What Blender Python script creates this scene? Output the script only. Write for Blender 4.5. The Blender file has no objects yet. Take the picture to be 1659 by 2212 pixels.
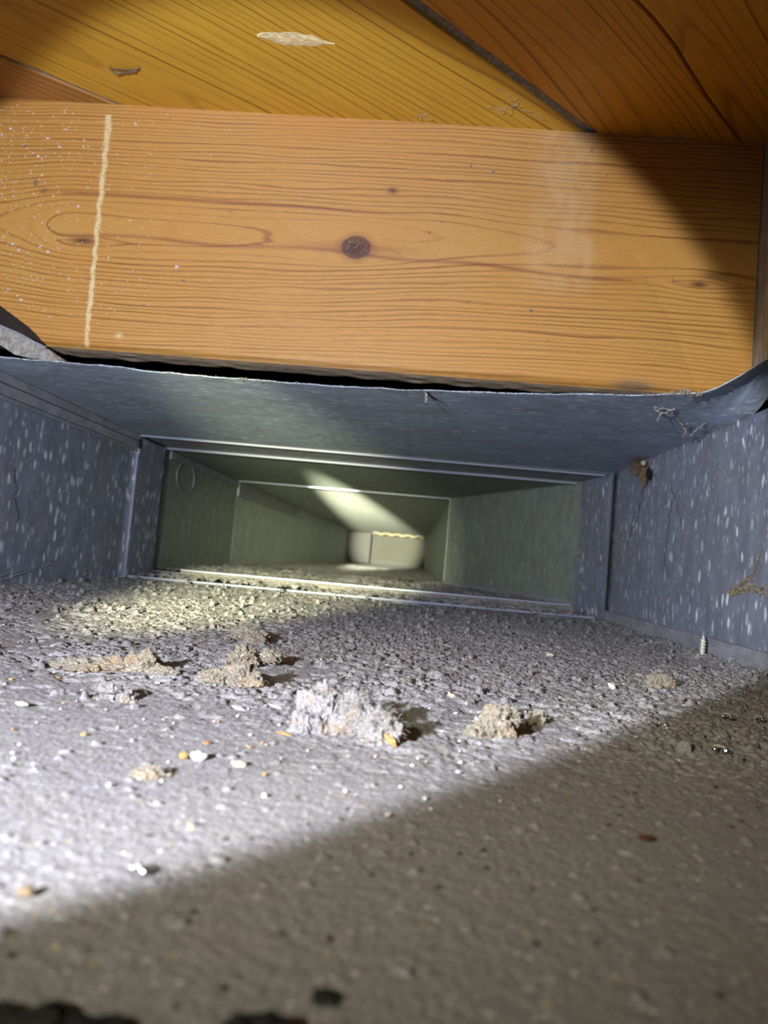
import bpy, math, random
import numpy as np
from mathutils import Matrix, Vector
from mathutils import noise as mnoise

S = bpy.context.scene
C = S.collection
random.seed(7)
RNG = np.random.default_rng(11)

# ------------------------------------------------------------------ camera
cd = bpy.data.cameras.new('camera')
cam = bpy.data.objects.new('camera', cd)
C.objects.link(cam)
cam.matrix_world = Matrix(((0.995263, -0.085324, 0.046608, 0), (0.040871, -0.067787, -0.996862, 0),
                           (0.088216, 0.994045, -0.063978, 0), (0, 0, 0, 1)))
cd.sensor_fit = 'HORIZONTAL'
cd.sensor_width = 24.0
cd.lens = 24.0 * 1500 / 1659
cd.clip_start = 0.005
cd.dof.use_dof = True
cd.dof.focus_distance = 0.40
cd.dof.aperture_fstop = 11.5
S.camera = cam

# ------------------------------------------------------------------ world
w = bpy.data.worlds.new('world')
S.world = w
w.use_nodes = True
w.node_tree.nodes['Background'].inputs[0].default_value = (0.5, 0.5, 0.55, 1)
w.node_tree.nodes['Background'].inputs[1].default_value = 0.004

# ------------------------------------------------------------------ the flashlight (out of frame, left of and behind the lens)
LP = Vector((-0.198, -0.130, 0.058))


def spot(name, power, color, half, blend, az, el, size=0.006, at=None):
    l = bpy.data.lights.new(name, 'SPOT')
    l.energy = power
    l.color = color
    l.spot_size = 2 * math.radians(half)
    l.spot_blend = blend
    l.shadow_soft_size = size
    o = bpy.data.objects.new(name, l)
    C.objects.link(o)
    o.location = at or LP
    a, e = math.radians(az), math.radians(el)
    d = Vector((math.sin(a) * math.cos(e), math.cos(a) * math.cos(e), math.sin(e)))
    o.rotation_euler = d.to_track_quat('-Z', 'Y').to_euler()
    return o


spot('flashlight_beam', 27, (0.81, 0.85, 1.0), 33.3, 0.08, 3.0, -3.4)
spot('flashlight_inner_beam', 190, (1.0, 1.0, 0.62), 11.0, 1.0, 1.0, -2.4)
spot('flashlight_hotspot', 10000.0, (1.0, 1.0, 0.74), 3.3, 0.8, 0.5, 0.25, 0.004)
# fill spot added beside the flashlight, standing in for its spill on the floor
spot('spill_fill', 8.6, (1.0, 0.96, 0.78), 28, 1.0, 27.0, -11.5, 0.012, Vector((-0.20, -0.16, 0.12)))

S.view_settings.view_transform = 'Standard'
S.view_settings.look = 'None'
S.view_settings.gamma = 1
S.view_settings.use_curve_mapping = False
S.view_settings.exposure = 0.0
S.cycles.max_bounces = 8
S.cycles.sample_clamp_indirect = 3.0
S.cycles.caustics_reflective = False


# ------------------------------------------------------------------ helpers
def mesh(name, v, f, mat=None, parent=None, smooth=False, attrs=None):
    me = bpy.data.meshes.new(name)
    v = np.asarray(v, dtype=np.float32)
    if parent is not None:
        v = v - np.array(parent.location, dtype=np.float32)
    if isinstance(f, np.ndarray):
        n, k = f.shape
        me.vertices.add(len(v))
        me.vertices.foreach_set('co', v.ravel())
        me.loops.add(n * k)
        me.loops.foreach_set('vertex_index', f.astype(np.int32).ravel())
        me.polygons.add(n)
        me.polygons.foreach_set('loop_start', np.arange(0, n * k, k, dtype=np.int32))
        me.update(calc_edges=True)
    else:
        me.from_pydata([tuple(map(float, p)) for p in v], [], [tuple(map(int, q)) for q in f])
        me.update()
    if smooth:
        me.polygons.foreach_set('use_smooth', np.ones(len(me.polygons), dtype=bool))
    for k, a in (attrs or {}).items():
        at = me.attributes.new(k, 'FLOAT', 'POINT')
        at.data.foreach_set('value', np.asarray(a, dtype=np.float32).ravel())
    if mat:
        me.materials.append(mat)
    o = bpy.data.objects.new(name, me)
    C.objects.link(o)
    if parent is not None:
        o.parent = parent
    return o


def tag(o, label=None, cat=None, group=None, kind=None):
    if label: o['label'] = label
    if cat: o['category'] = cat
    if group: o['group'] = group
    if kind: o['kind'] = kind
    return o


def empty(name, loc, label=None, cat=None, group=None, kind=None):
    o = bpy.data.objects.new(name, None)
    o.empty_display_size = 0.01
    C.objects.link(o)
    o.location = loc
    bpy.context.view_layer.update()
    return tag(o, label, cat, group, kind)


def box(a, b):
    (x0, y0, z0), (x1, y1, z1) = a, b
    v = [(x0, y0, z0), (x1, y0, z0), (x1, y1, z0), (x0, y1, z0), (x0, y0, z1), (x1, y0, z1), (x1, y1, z1), (x0, y1, z1)]
    f = [(0, 3, 2, 1), (4, 5, 6, 7), (0, 1, 5, 4), (1, 2, 6, 5), (2, 3, 7, 6), (3, 0, 4, 7)]
    return v, f


def join(*vf):
    V, F = [], []
    for v, f in vf:
        n = len(V)
        V += [tuple(p) for p in v]
        F += [tuple(i + n for i in q) for q in f]
    return V, F


def tube(pts, r, k=6, taper=False):
    pts = [Vector(p) for p in pts]
    V, F = [], []
    n = len(pts)
    for i, p in enumerate(pts):
        d = (pts[min(i + 1, n - 1)] - pts[max(i - 1, 0)]).normalized()
        u = d.orthogonal().normalized()
        if i and abs(u.dot(pu)) < 0.99:
            u = (pu - d * pu.dot(d)).normalized()
        pu = u
        wv = d.cross(u)
        rr = r * (1 - 0.6 * i / (n - 1)) if taper else r
        for j in range(k):
            a = 2 * math.pi * j / k
            V.append(tuple(p + rr * (math.cos(a) * u + math.sin(a) * wv)))
    for i in range(n - 1):
        for j in range(k):
            F.append((i * k + j, i * k + (j + 1) % k, (i + 1) * k + (j + 1) % k, (i + 1) * k + j))
    F.append(tuple(range(k - 1, -1, -1)))
    F.append(tuple((n - 1) * k + j for j in range(k)))
    return V, F


def gridf(nx, ny):
    i = np.arange(ny - 1)[:, None] * nx + np.arange(nx - 1)[None, :]
    i = i.ravel()
    return np.stack([i, i + 1, i + nx + 1, i + nx], 1)


def vnoise(x, y, s, seed=0):
    x = x / s; y = y / s
    xi = np.floor(x).astype(np.int64); yi = np.floor(y).astype(np.int64)
    fx = x - xi; fy = y - yi
    fx = fx * fx * (3 - 2 * fx); fy = fy * fy * (3 - 2 * fy)

    def h(a, b):
        n = (a * 374761393 + b * 668265263 + seed * 974711) & 0xffffffff
        n = ((n ^ (n >> 13)) * 1274126177) & 0xffffffff
        n = n ^ (n >> 16)
        return (n & 0xffff) / 65535.0
    return (h(xi, yi) * (1 - fx) + h(xi + 1, yi) * fx) * (1 - fy) + (h(xi, yi + 1) * (1 - fx) + h(xi + 1, yi + 1) * fx) * fy


def sstep(a, b, x):
    t = np.clip((x - a) / (b - a), 0, 1)
    return t * t * (3 - 2 * t)


def quadslab(a, b, c, d_, off):
    P = [a, b, c, d_] + [tuple(p[i] + off[i] for i in range(3)) for p in (a, b, c, d_)]
    return P, [(0, 1, 2, 3), (7, 6, 5, 4), (0, 4, 5, 1), (1, 5, 6, 2), (2, 6, 7, 3), (3, 7, 4, 0)]


# ------------------------------------------------------------------ materials
class NT:
    def __init__(self, name):
        self.m = bpy.data.materials.new(name)
        self.m.use_nodes = True
        self.t = self.m.node_tree
        self.b = self.t.nodes['Principled BSDF']
        self.o = self.t.nodes['Material Output']

    def n(self, kind, ins=None, **props):
        nd = self.t.nodes.new(kind)
        for k, v in props.items():
            setattr(nd, k, v)
        for k, v in (ins or {}).items():
            self.set(nd.inputs[k], v)
        return nd

    def set(self, s, v):
        if isinstance(v, bpy.types.NodeSocket):
            self.t.links.new(v, s)
        elif isinstance(v, bpy.types.Node):
            self.t.links.new(v.outputs[0], s)
        else:
            if isinstance(v, tuple) and len(v) == 3 and s.type == 'RGBA':
                v = v + (1,)
            s.default_value = v

    def math(self, op, a, b=0.0, c=None):
        d = {0: a, 1: b}
        if c is not None: d[2] = c
        return self.n('ShaderNodeMath', d, operation=op).outputs[0]

    def ramp(self, fac, a, b, lo=0.0, hi=1.0):
        return self.n('ShaderNodeMapRange', {0: fac, 1: a, 2: b, 3: lo, 4: hi}, interpolation_type='SMOOTHSTEP').outputs[0]

    def mix(self, fac, a, b, blend='MIX'):
        nd = self.n('ShaderNodeMix', data_type='RGBA', blend_type=blend)
        self.set(nd.inputs[0], fac); self.set(nd.inputs[6], a); self.set(nd.inputs[7], b)
        return nd.outputs[2]

    def coord(self, scale=(1, 1, 1), rot=(0, 0, 0), loc=(0, 0, 0)):
        g = self.n('ShaderNodeTexCoord')
        return self.n('ShaderNodeMapping', {0: g.outputs['Object'], 1: loc, 2: rot, 3: scale}).outputs[0]

    def noise(self, vec, scale, detail=3, rough=0.5, dist=0.0):
        return self.n('ShaderNodeTexNoise', {'Vector': vec, 'Scale': scale, 'Detail': detail, 'Roughness': rough, 'Distortion': dist}).outputs[0]

    def attr(self, name):
        return self.n('ShaderNodeAttribute', attribute_name=name).outputs['Fac']

    def bump(self, h, dist, strength=1.0):
        self.set(self.b.inputs['Normal'], self.n('ShaderNodeBump', {'Height': h, 'Distance': dist, 'Strength': strength}).outputs[0])

    def fin(self, color=None, rough=None, metal=None, spec=None):
        if color is not None: self.set(self.b.inputs['Base Color'], color)
        if rough is not None: self.set(self.b.inputs['Roughness'], rough)
        if metal is not None: self.set(self.b.inputs['Metallic'], metal)
        if spec is not None: self.set(self.b.inputs['Specular IOR Level'], spec)
        return self.m


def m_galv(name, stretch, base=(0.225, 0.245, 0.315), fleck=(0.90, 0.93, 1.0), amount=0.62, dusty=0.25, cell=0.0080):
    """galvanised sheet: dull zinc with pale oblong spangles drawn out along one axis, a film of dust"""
    t = NT(name)
    warp = t.coord()
    wn = t.n('ShaderNodeTexNoise', {'Vector': warp, 'Scale': 60, 'Detail': 2})
    wv = t.n('ShaderNodeVectorMath', {0: wn.outputs['Color'], 1: (0.5, 0.5, 0.5)}, operation='SUBTRACT')
    wv2 = t.n('ShaderNodeVectorMath', {0: wv, 3: 0.006}, operation='SCALE')
    vec = t.n('ShaderNodeVectorMath', {0: warp, 1: wv2}, operation='ADD')

    def layer(c, thr, lo, hi, off):
        mp = t.n('ShaderNodeMapping', {0: vec, 1: (off, off * 1.7, off * 2.3), 3: tuple(1 / (c * s) for s in stretch)})
        v = t.n('ShaderNodeTexVoronoi', {'Vector': mp, 'Scale': 1.0, 'Randomness': 1.0}, feature='F1')
        rnd = t.n('ShaderNodeSeparateColor', {0: v.outputs['Color']})
        pick = t.ramp(rnd.outputs[0], thr, thr + 0.12)
        sz = t.math('MULTIPLY_ADD', rnd.outputs[1], 0.16, hi)
        shape = t.ramp(v.outputs['Distance'], lo, sz, 1.0, 0.0)
        br = t.math('MULTIPLY_ADD', rnd.outputs[2], 0.65, 0.35)
        return t.math('MULTIPLY', t.math('MULTIPLY', pick, shape), br)
    a = layer(cell, amount, 0.20, 0.30, 0.0)
    b = layer(cell * 0.55, amount - 0.12, 0.12, 0.3, 3.3)
    big = t.noise(warp, 9, 3, 0.6)
    fl = t.math('MAXIMUM', a, t.math('MAXIMUM', t.math('MULTIPLY', b, 0.5), t.math('MULTIPLY', layer(cell * 1.45, min(amount + 0.15, 0.95), 0.14, 0.22, 7.1), 1.0)))
    fl = t.math('MULTIPLY', fl, t.ramp(big, 0.3, 0.6, 0.45, 1.0))
    mp2 = t.n('ShaderNodeMapping', {0: vec, 3: tuple(1 / (0.004 * s * s) for s in stretch)})
    streak = t.noise(mp2, 1.0, 3, 0.6)
    col = t.mix(t.ramp(streak, 0.3, 0.75), tuple(c * 0.86 for c in base), tuple(c * 1.14 for c in base))
    mott = t.noise(t.n('ShaderNodeMapping', {0: vec, 3: tuple(1 / s for s in stretch)}), 75, 4, 0.7)
    col = t.mix(t.ramp(mott, 0.3, 0.72, 0, 0.8), t.mix(0.5, col, tuple(c * 0.62 for c in base)), tuple(c * 1.3 for c in base))
    col = t.mix(t.ramp(t.noise(warp, 14, 4, 0.65), 0.42, 0.75, 0.0, dusty), col, (0.27, 0.25, 0.18))
    col = t.mix(fl, col, fleck)
    t.bump(streak, 0.0004, 0.5)
    return t.fin(col, t.ramp(fl, 0, 1, 0.62, 0.42), 0.15, 0.5)


M = {}
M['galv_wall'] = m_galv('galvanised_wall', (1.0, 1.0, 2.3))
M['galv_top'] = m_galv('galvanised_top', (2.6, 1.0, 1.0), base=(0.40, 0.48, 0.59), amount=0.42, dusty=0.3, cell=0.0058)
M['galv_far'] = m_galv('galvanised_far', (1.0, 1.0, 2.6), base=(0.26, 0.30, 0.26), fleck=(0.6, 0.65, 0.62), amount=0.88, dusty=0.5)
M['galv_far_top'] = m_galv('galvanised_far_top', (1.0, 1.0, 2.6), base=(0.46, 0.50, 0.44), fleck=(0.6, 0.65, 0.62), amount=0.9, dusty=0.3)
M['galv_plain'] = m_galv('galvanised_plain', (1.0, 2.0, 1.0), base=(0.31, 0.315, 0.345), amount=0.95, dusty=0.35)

t = NT('bright_lip')
M['lip'] = t.fin((0.66, 0.70, 0.85), 0.36, 0.6)
t = NT('bright_metal')
M['shiny'] = t.fin((0.7, 0.72, 0.78), 0.18, 1.0)
t = NT('dark_grime')
M['grime'] = t.fin((0.012, 0.012, 0.012), 0.9, 0.0, 0.1)


def m_dust(name, c1=(0.39, 0.375, 0.375), c2=(0.25, 0.235, 0.225), warm=0.0, bump=0.0006):
    t = NT(name)
    v = t.coord()
    n1 = t.noise(v, 900, 4, 0.7)
    n2 = t.noise(v, 55, 4, 0.6)
    n3 = t.noise(v, 9, 3, 0.5)
    col = t.mix(t.ramp(n1, 0.3, 0.7), c2, c1)
    col = t.mix(t.ramp(n2, 0.5, 0.8, 0, 0.4), col, (0.36, 0.33, 0.26))
    col = t.mix(t.ramp(n3, 0.45, 0.7, 0, 0.35), col, (0.28, 0.26, 0.24))
    if warm:
        col = t.mix(t.ramp(t.noise(v, 160, 3, 0.6), 0.5, 0.7, 0, warm), col, (0.42, 0.26, 0.10))

    def grains(scale, thr, c):
        vo = t.n('ShaderNodeTexVoronoi', {'Vector': v, 'Scale': scale}, feature='F1')
        r = t.n('ShaderNodeSeparateColor', {0: vo.outputs['Color']})
        k = t.math('MULTIPLY', t.math('GREATER_THAN', r.outputs[0], thr), t.ramp(vo.outputs['Distance'], 0.25, 0.4, 1, 0))
        return t.mix(k, col, c)
    col = grains(620, 0.92, (0.66, 0.64, 0.60))
    col = grains(560, 0.97, (0.52, 0.42, 0.22))
    col = grains(380, 0.965, (0.07, 0.055, 0.045))
    h = t.math('ADD', t.noise(v, 700, 4, 0.7), t.math('MULTIPLY', t.noise(v, 260, 3, 0.6), 1.2))
    t.bump(h, bump * 1.1, 1.0)
    return t.fin(col, 0.95, 0.0, 0.15)


M['dust'] = m_dust('dust')
M['lint_grey'] = m_dust('lint_grey', (0.45, 0.43, 0.425), (0.19, 0.17, 0.16), 0.55, 0.0010)
M['lint_tan'] = m_dust('lint_tan', (0.40, 0.35, 0.26), (0.20, 0.17, 0.125), 0.45, 0.0010)
M['lint_dark'] = m_dust('lint_dark', (0.03, 0.03, 0.028), (0.01, 0.01, 0.01), 0, 0.0006)


def flat(name, c, rough=0.8, metal=0.0, var=0.25, scale=900):
    t = NT(name)
    v = t.coord()
    n = t.noise(v, scale, 3, 0.6)
    col = t.mix(t.ramp(n, 0.3, 0.7), tuple(x * (1 - var) for x in c), tuple(min(1, x * (1 + var)) for x in c))
    t.bump(n, 0.0002, 0.6)
    return t.fin(col, rough, metal)


M['cream'] = flat('cream_chip', (0.62, 0.55, 0.38))
M['white'] = flat('white_grit', (0.72, 0.72, 0.74))
M['orange'] = flat('orange_wood', (0.52, 0.27, 0.08))
M['brown'] = flat('brown_bit', (0.10, 0.04, 0.02))
M['fibre'] = flat('fibre', (0.42, 0.39, 0.33))
M['fibre_dark'] = flat('fibre_dark', (0.10, 0.07, 0.045))
M['rust'] = flat('rust', (0.17, 0.12, 0.06), 0.9)
M['ochre'] = flat('ochre_dirt', (0.22, 0.18, 0.11), 0.9)
M['scar'] = flat('raw_wood_scar', (0.80, 0.66, 0.36), 0.8, 0, 0.18, 250)
M['screw'] = flat('screw_metal', (0.66, 0.65, 0.56), 0.4, 0.35, 0.4, 600)


def m_wood_face():
    """joist face: growth rings come in as a vertex attribute 'ring' (a log model), the material only turns it into colour"""
    t = NT('joist_wood')
    v = t.coord()
    ring = t.attr('ring')
    fine = t.noise(t.coord((1, 1, 14)), 26, 4, 0.65)
    wob = t.math('MULTIPLY_ADD', t.math('SUBTRACT', fine, 0.5), 0.34, ring)
    fr = t.math('FRACT', wob)
    line = t.math('MULTIPLY', t.ramp(fr, t.math('MULTIPLY_ADD', t.ramp(t.attr('g'), 0.0, 0.9), -0.40, 0.85), t.math('MULTIPLY_ADD', t.ramp(t.attr('g'), 0.0, 0.9), -0.06, 0.93)), t.ramp(fr, 0.94, 1.0, 1.0, 0.0))
    rn = t.n('ShaderNodeTexWhiteNoise', {'W': t.math('FLOOR', wob)}, noise_dimensions='1D').outputs[0]
    line = t.math('MULTIPLY', line, t.math('MULTIPLY_ADD', rn, 0.65, 0.35))
    line = t.math('MULTIPLY', line, t.ramp(t.noise(v, 12, 3, 0.6), 0.3, 0.62, 0.45, 1.0))
    lf = t.noise(t.coord((1, 1, 30)), 60, 4, 0.7)
    base = t.mix(t.ramp(lf, 0.25, 0.75), (0.49, 0.225, 0.040), (0.66, 0.335, 0.078))
    base = t.mix(t.ramp(t.noise(v, 6, 3, 0.55), 0.35, 0.7, 0, 0.6), base, (0.61, 0.335, 0.09))
    col = t.mix(t.math('MULTIPLY', line, 0.9), base, (0.25, 0.085, 0.018))
    col = t.mix(t.math('MULTIPLY', t.attr('heart'), 0.85), col, (0.24, 0.055, 0.02))
    col = t.mix(t.math('MULTIPLY', t.attr('knot'), 0.9), col, (0.09, 0.025, 0.015))
    pn = t.noise(v, 420, 3, 0.7)
    chalk = t.math('MULTIPLY', t.attr('chalk'), t.ramp(pn, 0.36, 0.5, 0.35, 1.0))
    col = t.mix(chalk, col, (0.80, 0.64, 0.33))
    col = t.mix(t.math('MULTIPLY', t.attr('pale'), t.ramp(t.noise(v, 45, 4, 0.65), 0.3, 0.7, 0.05, 0.28)), col, (0.82, 0.68, 0.42))
    col = t.mix(t.math('MULTIPLY', t.attr('edge'), 0.8), col, t.mix(t.noise(t.coord((1, 1, 6)), 60, 4, 0.6), (0.10, 0.06, 0.035), (0.30, 0.22, 0.14)))
    ss = t.ramp(t.noise(v, 300, 2, 0.5), 0.66, 0.74)
    col = t.mix(t.math('MULTIPLY', ss, 0.35), col, (0.24, 0.13, 0.06))
    h = t.math('ADD', t.math('MULTIPLY', line, 0.7), t.math('MULTIPLY', t.noise(v, 260, 4, 0.65), 0.6))
    h = t.math('ADD', h, t.math('MULTIPLY', t.noise(t.coord((1, 1, 12)), 160, 4, 0.7), 0.7))
    t.bump(h, 0.0005, 0.8)
    t.set(t.b.inputs['Anisotropic'], 0.85)
    t.set(t.b.inputs['Tangent'], t.n('ShaderNodeCombineXYZ', {0: 0.0, 1: 0.0, 2: 1.0}))
    return t.fin(col, t.ramp(lf, 0.2, 0.8, 0.5, 0.36), 0.0, 0.62)


M['joist'] = m_wood_face()


def m_plank(name, ang, spacing=0.0075, c1=(0.50, 0.26, 0.030), c2=(0.36, 0.165, 0.015), seed=0.0):
    """varnished plank, grain along the board (ang), ring spacing that varies from edge to edge"""
    t = NT(name)
    rot = t.coord(rot=(0, 0, -ang), loc=(seed, 0, 0))
    sx = t.n('ShaderNodeSeparateXYZ', {0: rot})
    # along = x, across = y
    cmb = t.n('ShaderNodeCombineXYZ', {0: t.math('MULTIPLY', sx.outputs[0], 0.12), 1: sx.outputs[1], 2: seed})
    wv = t.noise(cmb, 9, 2, 0.5)
    u = t.math('ADD', t.math('MULTIPLY', sx.outputs[1], 1 / spacing), t.math('MULTIPLY', wv, 14.0))
    fr = t.math('FRACT', u)
    cell = t.n('ShaderNodeTexWhiteNoise', {'W': t.math('FLOOR', u)}, noise_dimensions='1D').outputs[0]
    line = t.math('MULTIPLY', t.ramp(fr, 0.66, 0.93), t.ramp(fr, 0.94, 1.0, 1.0, 0.0))
    line = t.math('MULTIPLY', line, t.math('MULTIPLY_ADD', cell, 0.75, 0.25))
    cmb2 = t.n('ShaderNodeCombineXYZ', {0: t.math('MULTIPLY', sx.outputs[0], 0.05), 1: sx.outputs[1], 2: 0.0})
    lf = t.noise(cmb2, 330, 4, 0.7)
    base = t.mix(t.ramp(lf, 0.25, 0.75), tuple(c * 0.85 for c in c1), tuple(min(1, c * 1.12) for c in c1))
    base = t.mix(t.ramp(t.noise(rot, 7, 3, 0.5), 0.4, 0.7, 0, 0.5), base, c2)
    col = t.mix(t.math('MULTIPLY', line, 0.78), base, (0.12, 0.04, 0.006))
    v = t.coord()
    ss = t.ramp(t.noise(v, 180, 2, 0.5), 0.70, 0.76)
    col = t.mix(t.math('MULTIPLY', ss, 0.3), col, (0.5, 0.4, 0.2))
    h = t.math('ADD', line, t.math('MULTIPLY', lf, 0.8))
    t.bump(h, 0.0004, 0.7)
    t.set(t.b.inputs['Coat Weight'], 0.25)
    t.set(t.b.inputs['Coat Roughness'], 0.3)
    return t.fin(col, 0.5, 0.0, 0.4)


t = NT('grey_weathered')
v = t.coord((1, 1, 0.2))
n = t.noise(v, 260, 4, 0.7)
t.bump(n, 0.0006, 1.0)
M['grey_wood'] = t.fin(t.mix(t.ramp(n, 0.3, 0.7), (0.20, 0.185, 0.16), (0.42, 0.40, 0.35)), 0.85)
t = NT('underside_wood')
n = t.noise(t.coord((1, 8, 1)), 60, 4, 0.7)
t.bump(n, 0.0008, 1.0)
M['under_wood'] = t.fin(t.mix(t.ramp(n, 0.3, 0.7), (0.34, 0.25, 0.15), (0.66, 0.55, 0.40)), 0.85)
t = NT('gap_filler')
n = t.noise(t.coord(), 240, 4, 0.7)
M['gap'] = t.fin(t.mix(t.ramp(n, 0.3, 0.7), (0.13, 0.12, 0.105), (0.30, 0.28, 0.25)), 0.9)
M['notch_shade'] = flat('notch_painted_shade', (0.018, 0.010, 0.005))
M['end_bead'] = flat('end_bead', (0.10, 0.085, 0.05))
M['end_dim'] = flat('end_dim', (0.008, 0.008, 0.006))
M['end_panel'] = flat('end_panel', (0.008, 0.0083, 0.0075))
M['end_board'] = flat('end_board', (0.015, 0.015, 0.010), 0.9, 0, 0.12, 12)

FZ, CZ = -0.064, 0.139
XL, XR = -0.395, 0.262
BACK = -0.45       # the duct goes on behind the lens to here

# ------------------------------------------------------------------ ceiling: diagonal subfloor boards
ceil = tag(mesh('ceiling', *box((-0.9, -0.45, 0.412), (0.6, 0.9, 0.418)), M['grime']), kind='structure',
           label='dark underlay above the diagonal subfloor boards')
ZP = 0.391


def plank_poly(left, right, mat, name='plank', t=0.019, seedn=0):
    """board between two polylines (XY), with slightly wavy arrises and a small bevel at its lower edges"""
    def dens(pl, n=26):
        pl = [Vector(p) for p in pl]
        L = [0]
        for a, b in zip(pl, pl[1:]): L.append(L[-1] + (b - a).length)
        out = []
        for i in range(n):
            s = L[-1] * i / (n - 1)
            for k in range(len(pl) - 1):
                if s <= L[k + 1] + 1e-9:
                    f = (s - L[k]) / (L[k + 1] - L[k])
                    out.append(pl[k].lerp(pl[k + 1], f)); break
        return out
    A, B = dens(left), dens(right)
    V, F = [], []
    for i, (a, b) in enumerate(zip(A, B)):
        d = (b - a).normalized()
        ja = 0.0008 * (mnoise.noise(Vector((a.x * 60, a.y * 60, seedn))))
        jb = 0.0008 * (mnoise.noise(Vector((b.x * 60, b.y * 60, seedn + 5))))
        a = a + d * ja; b = b + d * jb
        e = 0.0014
        row = [(a, ZP + t), (a, ZP + e), (a + d * e, ZP)] + [(a.lerp(b, f), ZP) for f in (0.25, 0.5, 0.75)] + [(b - d * e, ZP), (b, ZP + e), (b, ZP + t)]
        V += [(p.x, p.y, z) for p, z in row]
    k = 9
    for i in range(len(A) - 1):
        for j in range(k):
            F.append((i * k + j, i * k + (j + 1) % k, (i + 1) * k + (j + 1) % k, (i + 1) * k + j))
    F.append(tuple(range(k))); F.append(tuple(range((len(A) - 1) * k, len(A) * k))[::-1])
    return mesh(name, V, F, mat, ceil)


def ext(p, q, y0=0.0, y1=0.75):
    s = (q[0] - p[0]) / (q[1] - p[1])
    return (p[0] + s * (y0 - p[1]), y0), (p[0] + s * (y1 - p[1]), y1)


gL = ext((-0.3819, 0.5437), (-0.3096, 0.5967), 0.1)
gR = ext((-0.0355, 0.4634), (0.1252, 0.6011), 0.1)
crack = [(-0.19, 0.1), (0.0850, 0.4245), (0.1175, 0.4537), (0.1396, 0.4726), (0.1650, 0.4995), (0.1864, 0.5256), (0.2136, 0.5564), (0.2412, 0.5845), (0.40, 0.75)]
off = lambda pl, d: [(p[0] + d, p[1]) for p in pl]
plank_poly(off(gL, -0.40), off(gL, -0.0035), M.setdefault('pk1', m_plank('plank_grain_a', math.radians(36), 0.008, (0.40, 0.185, 0.05), seed=1.7)))
plank_poly(off(gL, 0.0035), off(gR, -0.0066), M.setdefault('pk2', m_plank('plank_grain_b', math.radians(40), 0.0105, (0.64, 0.375, 0.040), (0.52, 0.27, 0.022), seed=0.4)))
plank_poly(off(gR, 0.0066), off(crack, -0.0005), M.setdefault('pk3', m_plank('plank_grain_c', math.radians(44), 0.0095, (0.66, 0.31, 0.020), (0.50, 0.20, 0.012), seed=3.1)))
plank_poly(off(crack, 0.0007), off(crack, 0.33), M.setdefault('pk4', m_plank('plank_grain_d', math.radians(47), 0.013, (0.62, 0.29, 0.020), (0.48, 0.19, 0.012), seed=5.9)))
# grey dusty packing that shows inside the open joint, and the thinner one on the left
for g, wd, zz in ((gR, 0.0082, 0.3922), (gL, 0.0048, 0.3916)):
    a, b = g
    V, F = [], []
    n = 60
    for i in range(n):
        f = i / (n - 1)
        x = a[0] + (b[0] - a[0]) * f; y = a[1] + (b[1] - a[1]) * f
        for s in (-1, 0, 1):
            V.append((x + s * wd, y, zz + 0.001 * mnoise.noise(Vector((x * 200, y * 200, s))) + 0.001))
        for s in (-1, 1):
            V.append((x + s * wd, y, zz + 0.008))
    for i in range(n - 1):
        o = i * 5
        F += [(o, o + 1, o + 6, o + 5), (o + 1, o + 2, o + 7, o + 6), (o + 3, o, o + 5, o + 8), (o + 2, o + 4, o + 9, o + 7), (o + 4, o + 3, o + 8, o + 9)]
    mesh('joint_filler', V, F, M['gap'], ceil)


# scars in the boards: a raw pale sliver and a small lifted splinter
def sliver(cx, cy, L, W, ang, mat, name, lift=0.0012, seed=0, par=None):
    V, F = [], []
    n, k = 22, 9
    for i in range(n):
        f = i / (n - 1)
        ww = W * (math.sin(math.pi * min(1, f * 1.02 + .01)) ** 0.55) * (1 + 0.35 * mnoise.noise(Vector((f * 9, seed, 0))))
        if f > 0.78: ww *= 0.35 + 0.65 * (1 - f) / 0.22 * 0.6
        for j in range(k):
            g = j / (k - 1) - 0.5
            u = (f - 0.5) * L; vv = g * ww + 0.1 * W * mnoise.noise(Vector((f * 5, seed, 3)))
            x = cx + u * math.cos(ang) - vv * math.sin(ang)
            y = cy + u * math.sin(ang) + vv * math.cos(ang)
            z = ZP - lift * (1 - (2 * g) ** 2) * (0.4 + 0.9 * abs(mnoise.noise(Vector((f * 22, g * 5, seed))))) + 0.0003
            V.append((x, y, z))
    for i in range(n - 1):
        for j in range(k - 1):
            F.append((i * k + j, i * k + j + 1, (i + 1) * k + j + 1, (i + 1) * k + j))
    nb = len(V)
    V2 = [(x, y, ZP + 0.0015) for x, y, z in V]
    F2 = [tuple(q + nb for q in reversed(f)) for f in F]
    rim = [j for j in range(k)] + [i * k + k - 1 for i in range(1, n)] + [(n - 1) * k + j for j in range(k - 2, -1, -1)] + [i * k for i in range(n - 2, 0, -1)]
    F3 = [(rim[i], rim[(i + 1) % len(rim)], rim[(i + 1) % len(rim)] + nb, rim[i] + nb) for i in range(len(rim))]
    return mesh(name, V + V2, F + F2 + F3, mat, par, smooth=False)


sliver(-0.1238, 0.5070, 0.060, 0.017, math.radians(4), M['scar'], 'raw_wood_scar', 0.0015, 3, ceil)
V, F = join(tube([(-0.2905, 0.5500, ZP - .001), (-0.2840, 0.5480, ZP - .003), (-0.2740, 0.5490, ZP - .002), (-0.2640, 0.5520, ZP)], 0.0006),
            tube([(-0.2905, 0.5510, ZP - .001), (-0.2860, 0.5530, ZP - .004), (-0.2780, 0.5530, ZP - .002), (-0.2690, 0.5500, ZP - .003), (-0.2630, 0.5480, ZP)], 0.0007),
            tube([(-0.2830, 0.5530, ZP - .001), (-0.2760, 0.5510, ZP - .004), (-0.2700, 0.5535, ZP)], 0.0004))
mesh('splinter', V, F, M['rust'], ceil)

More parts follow.
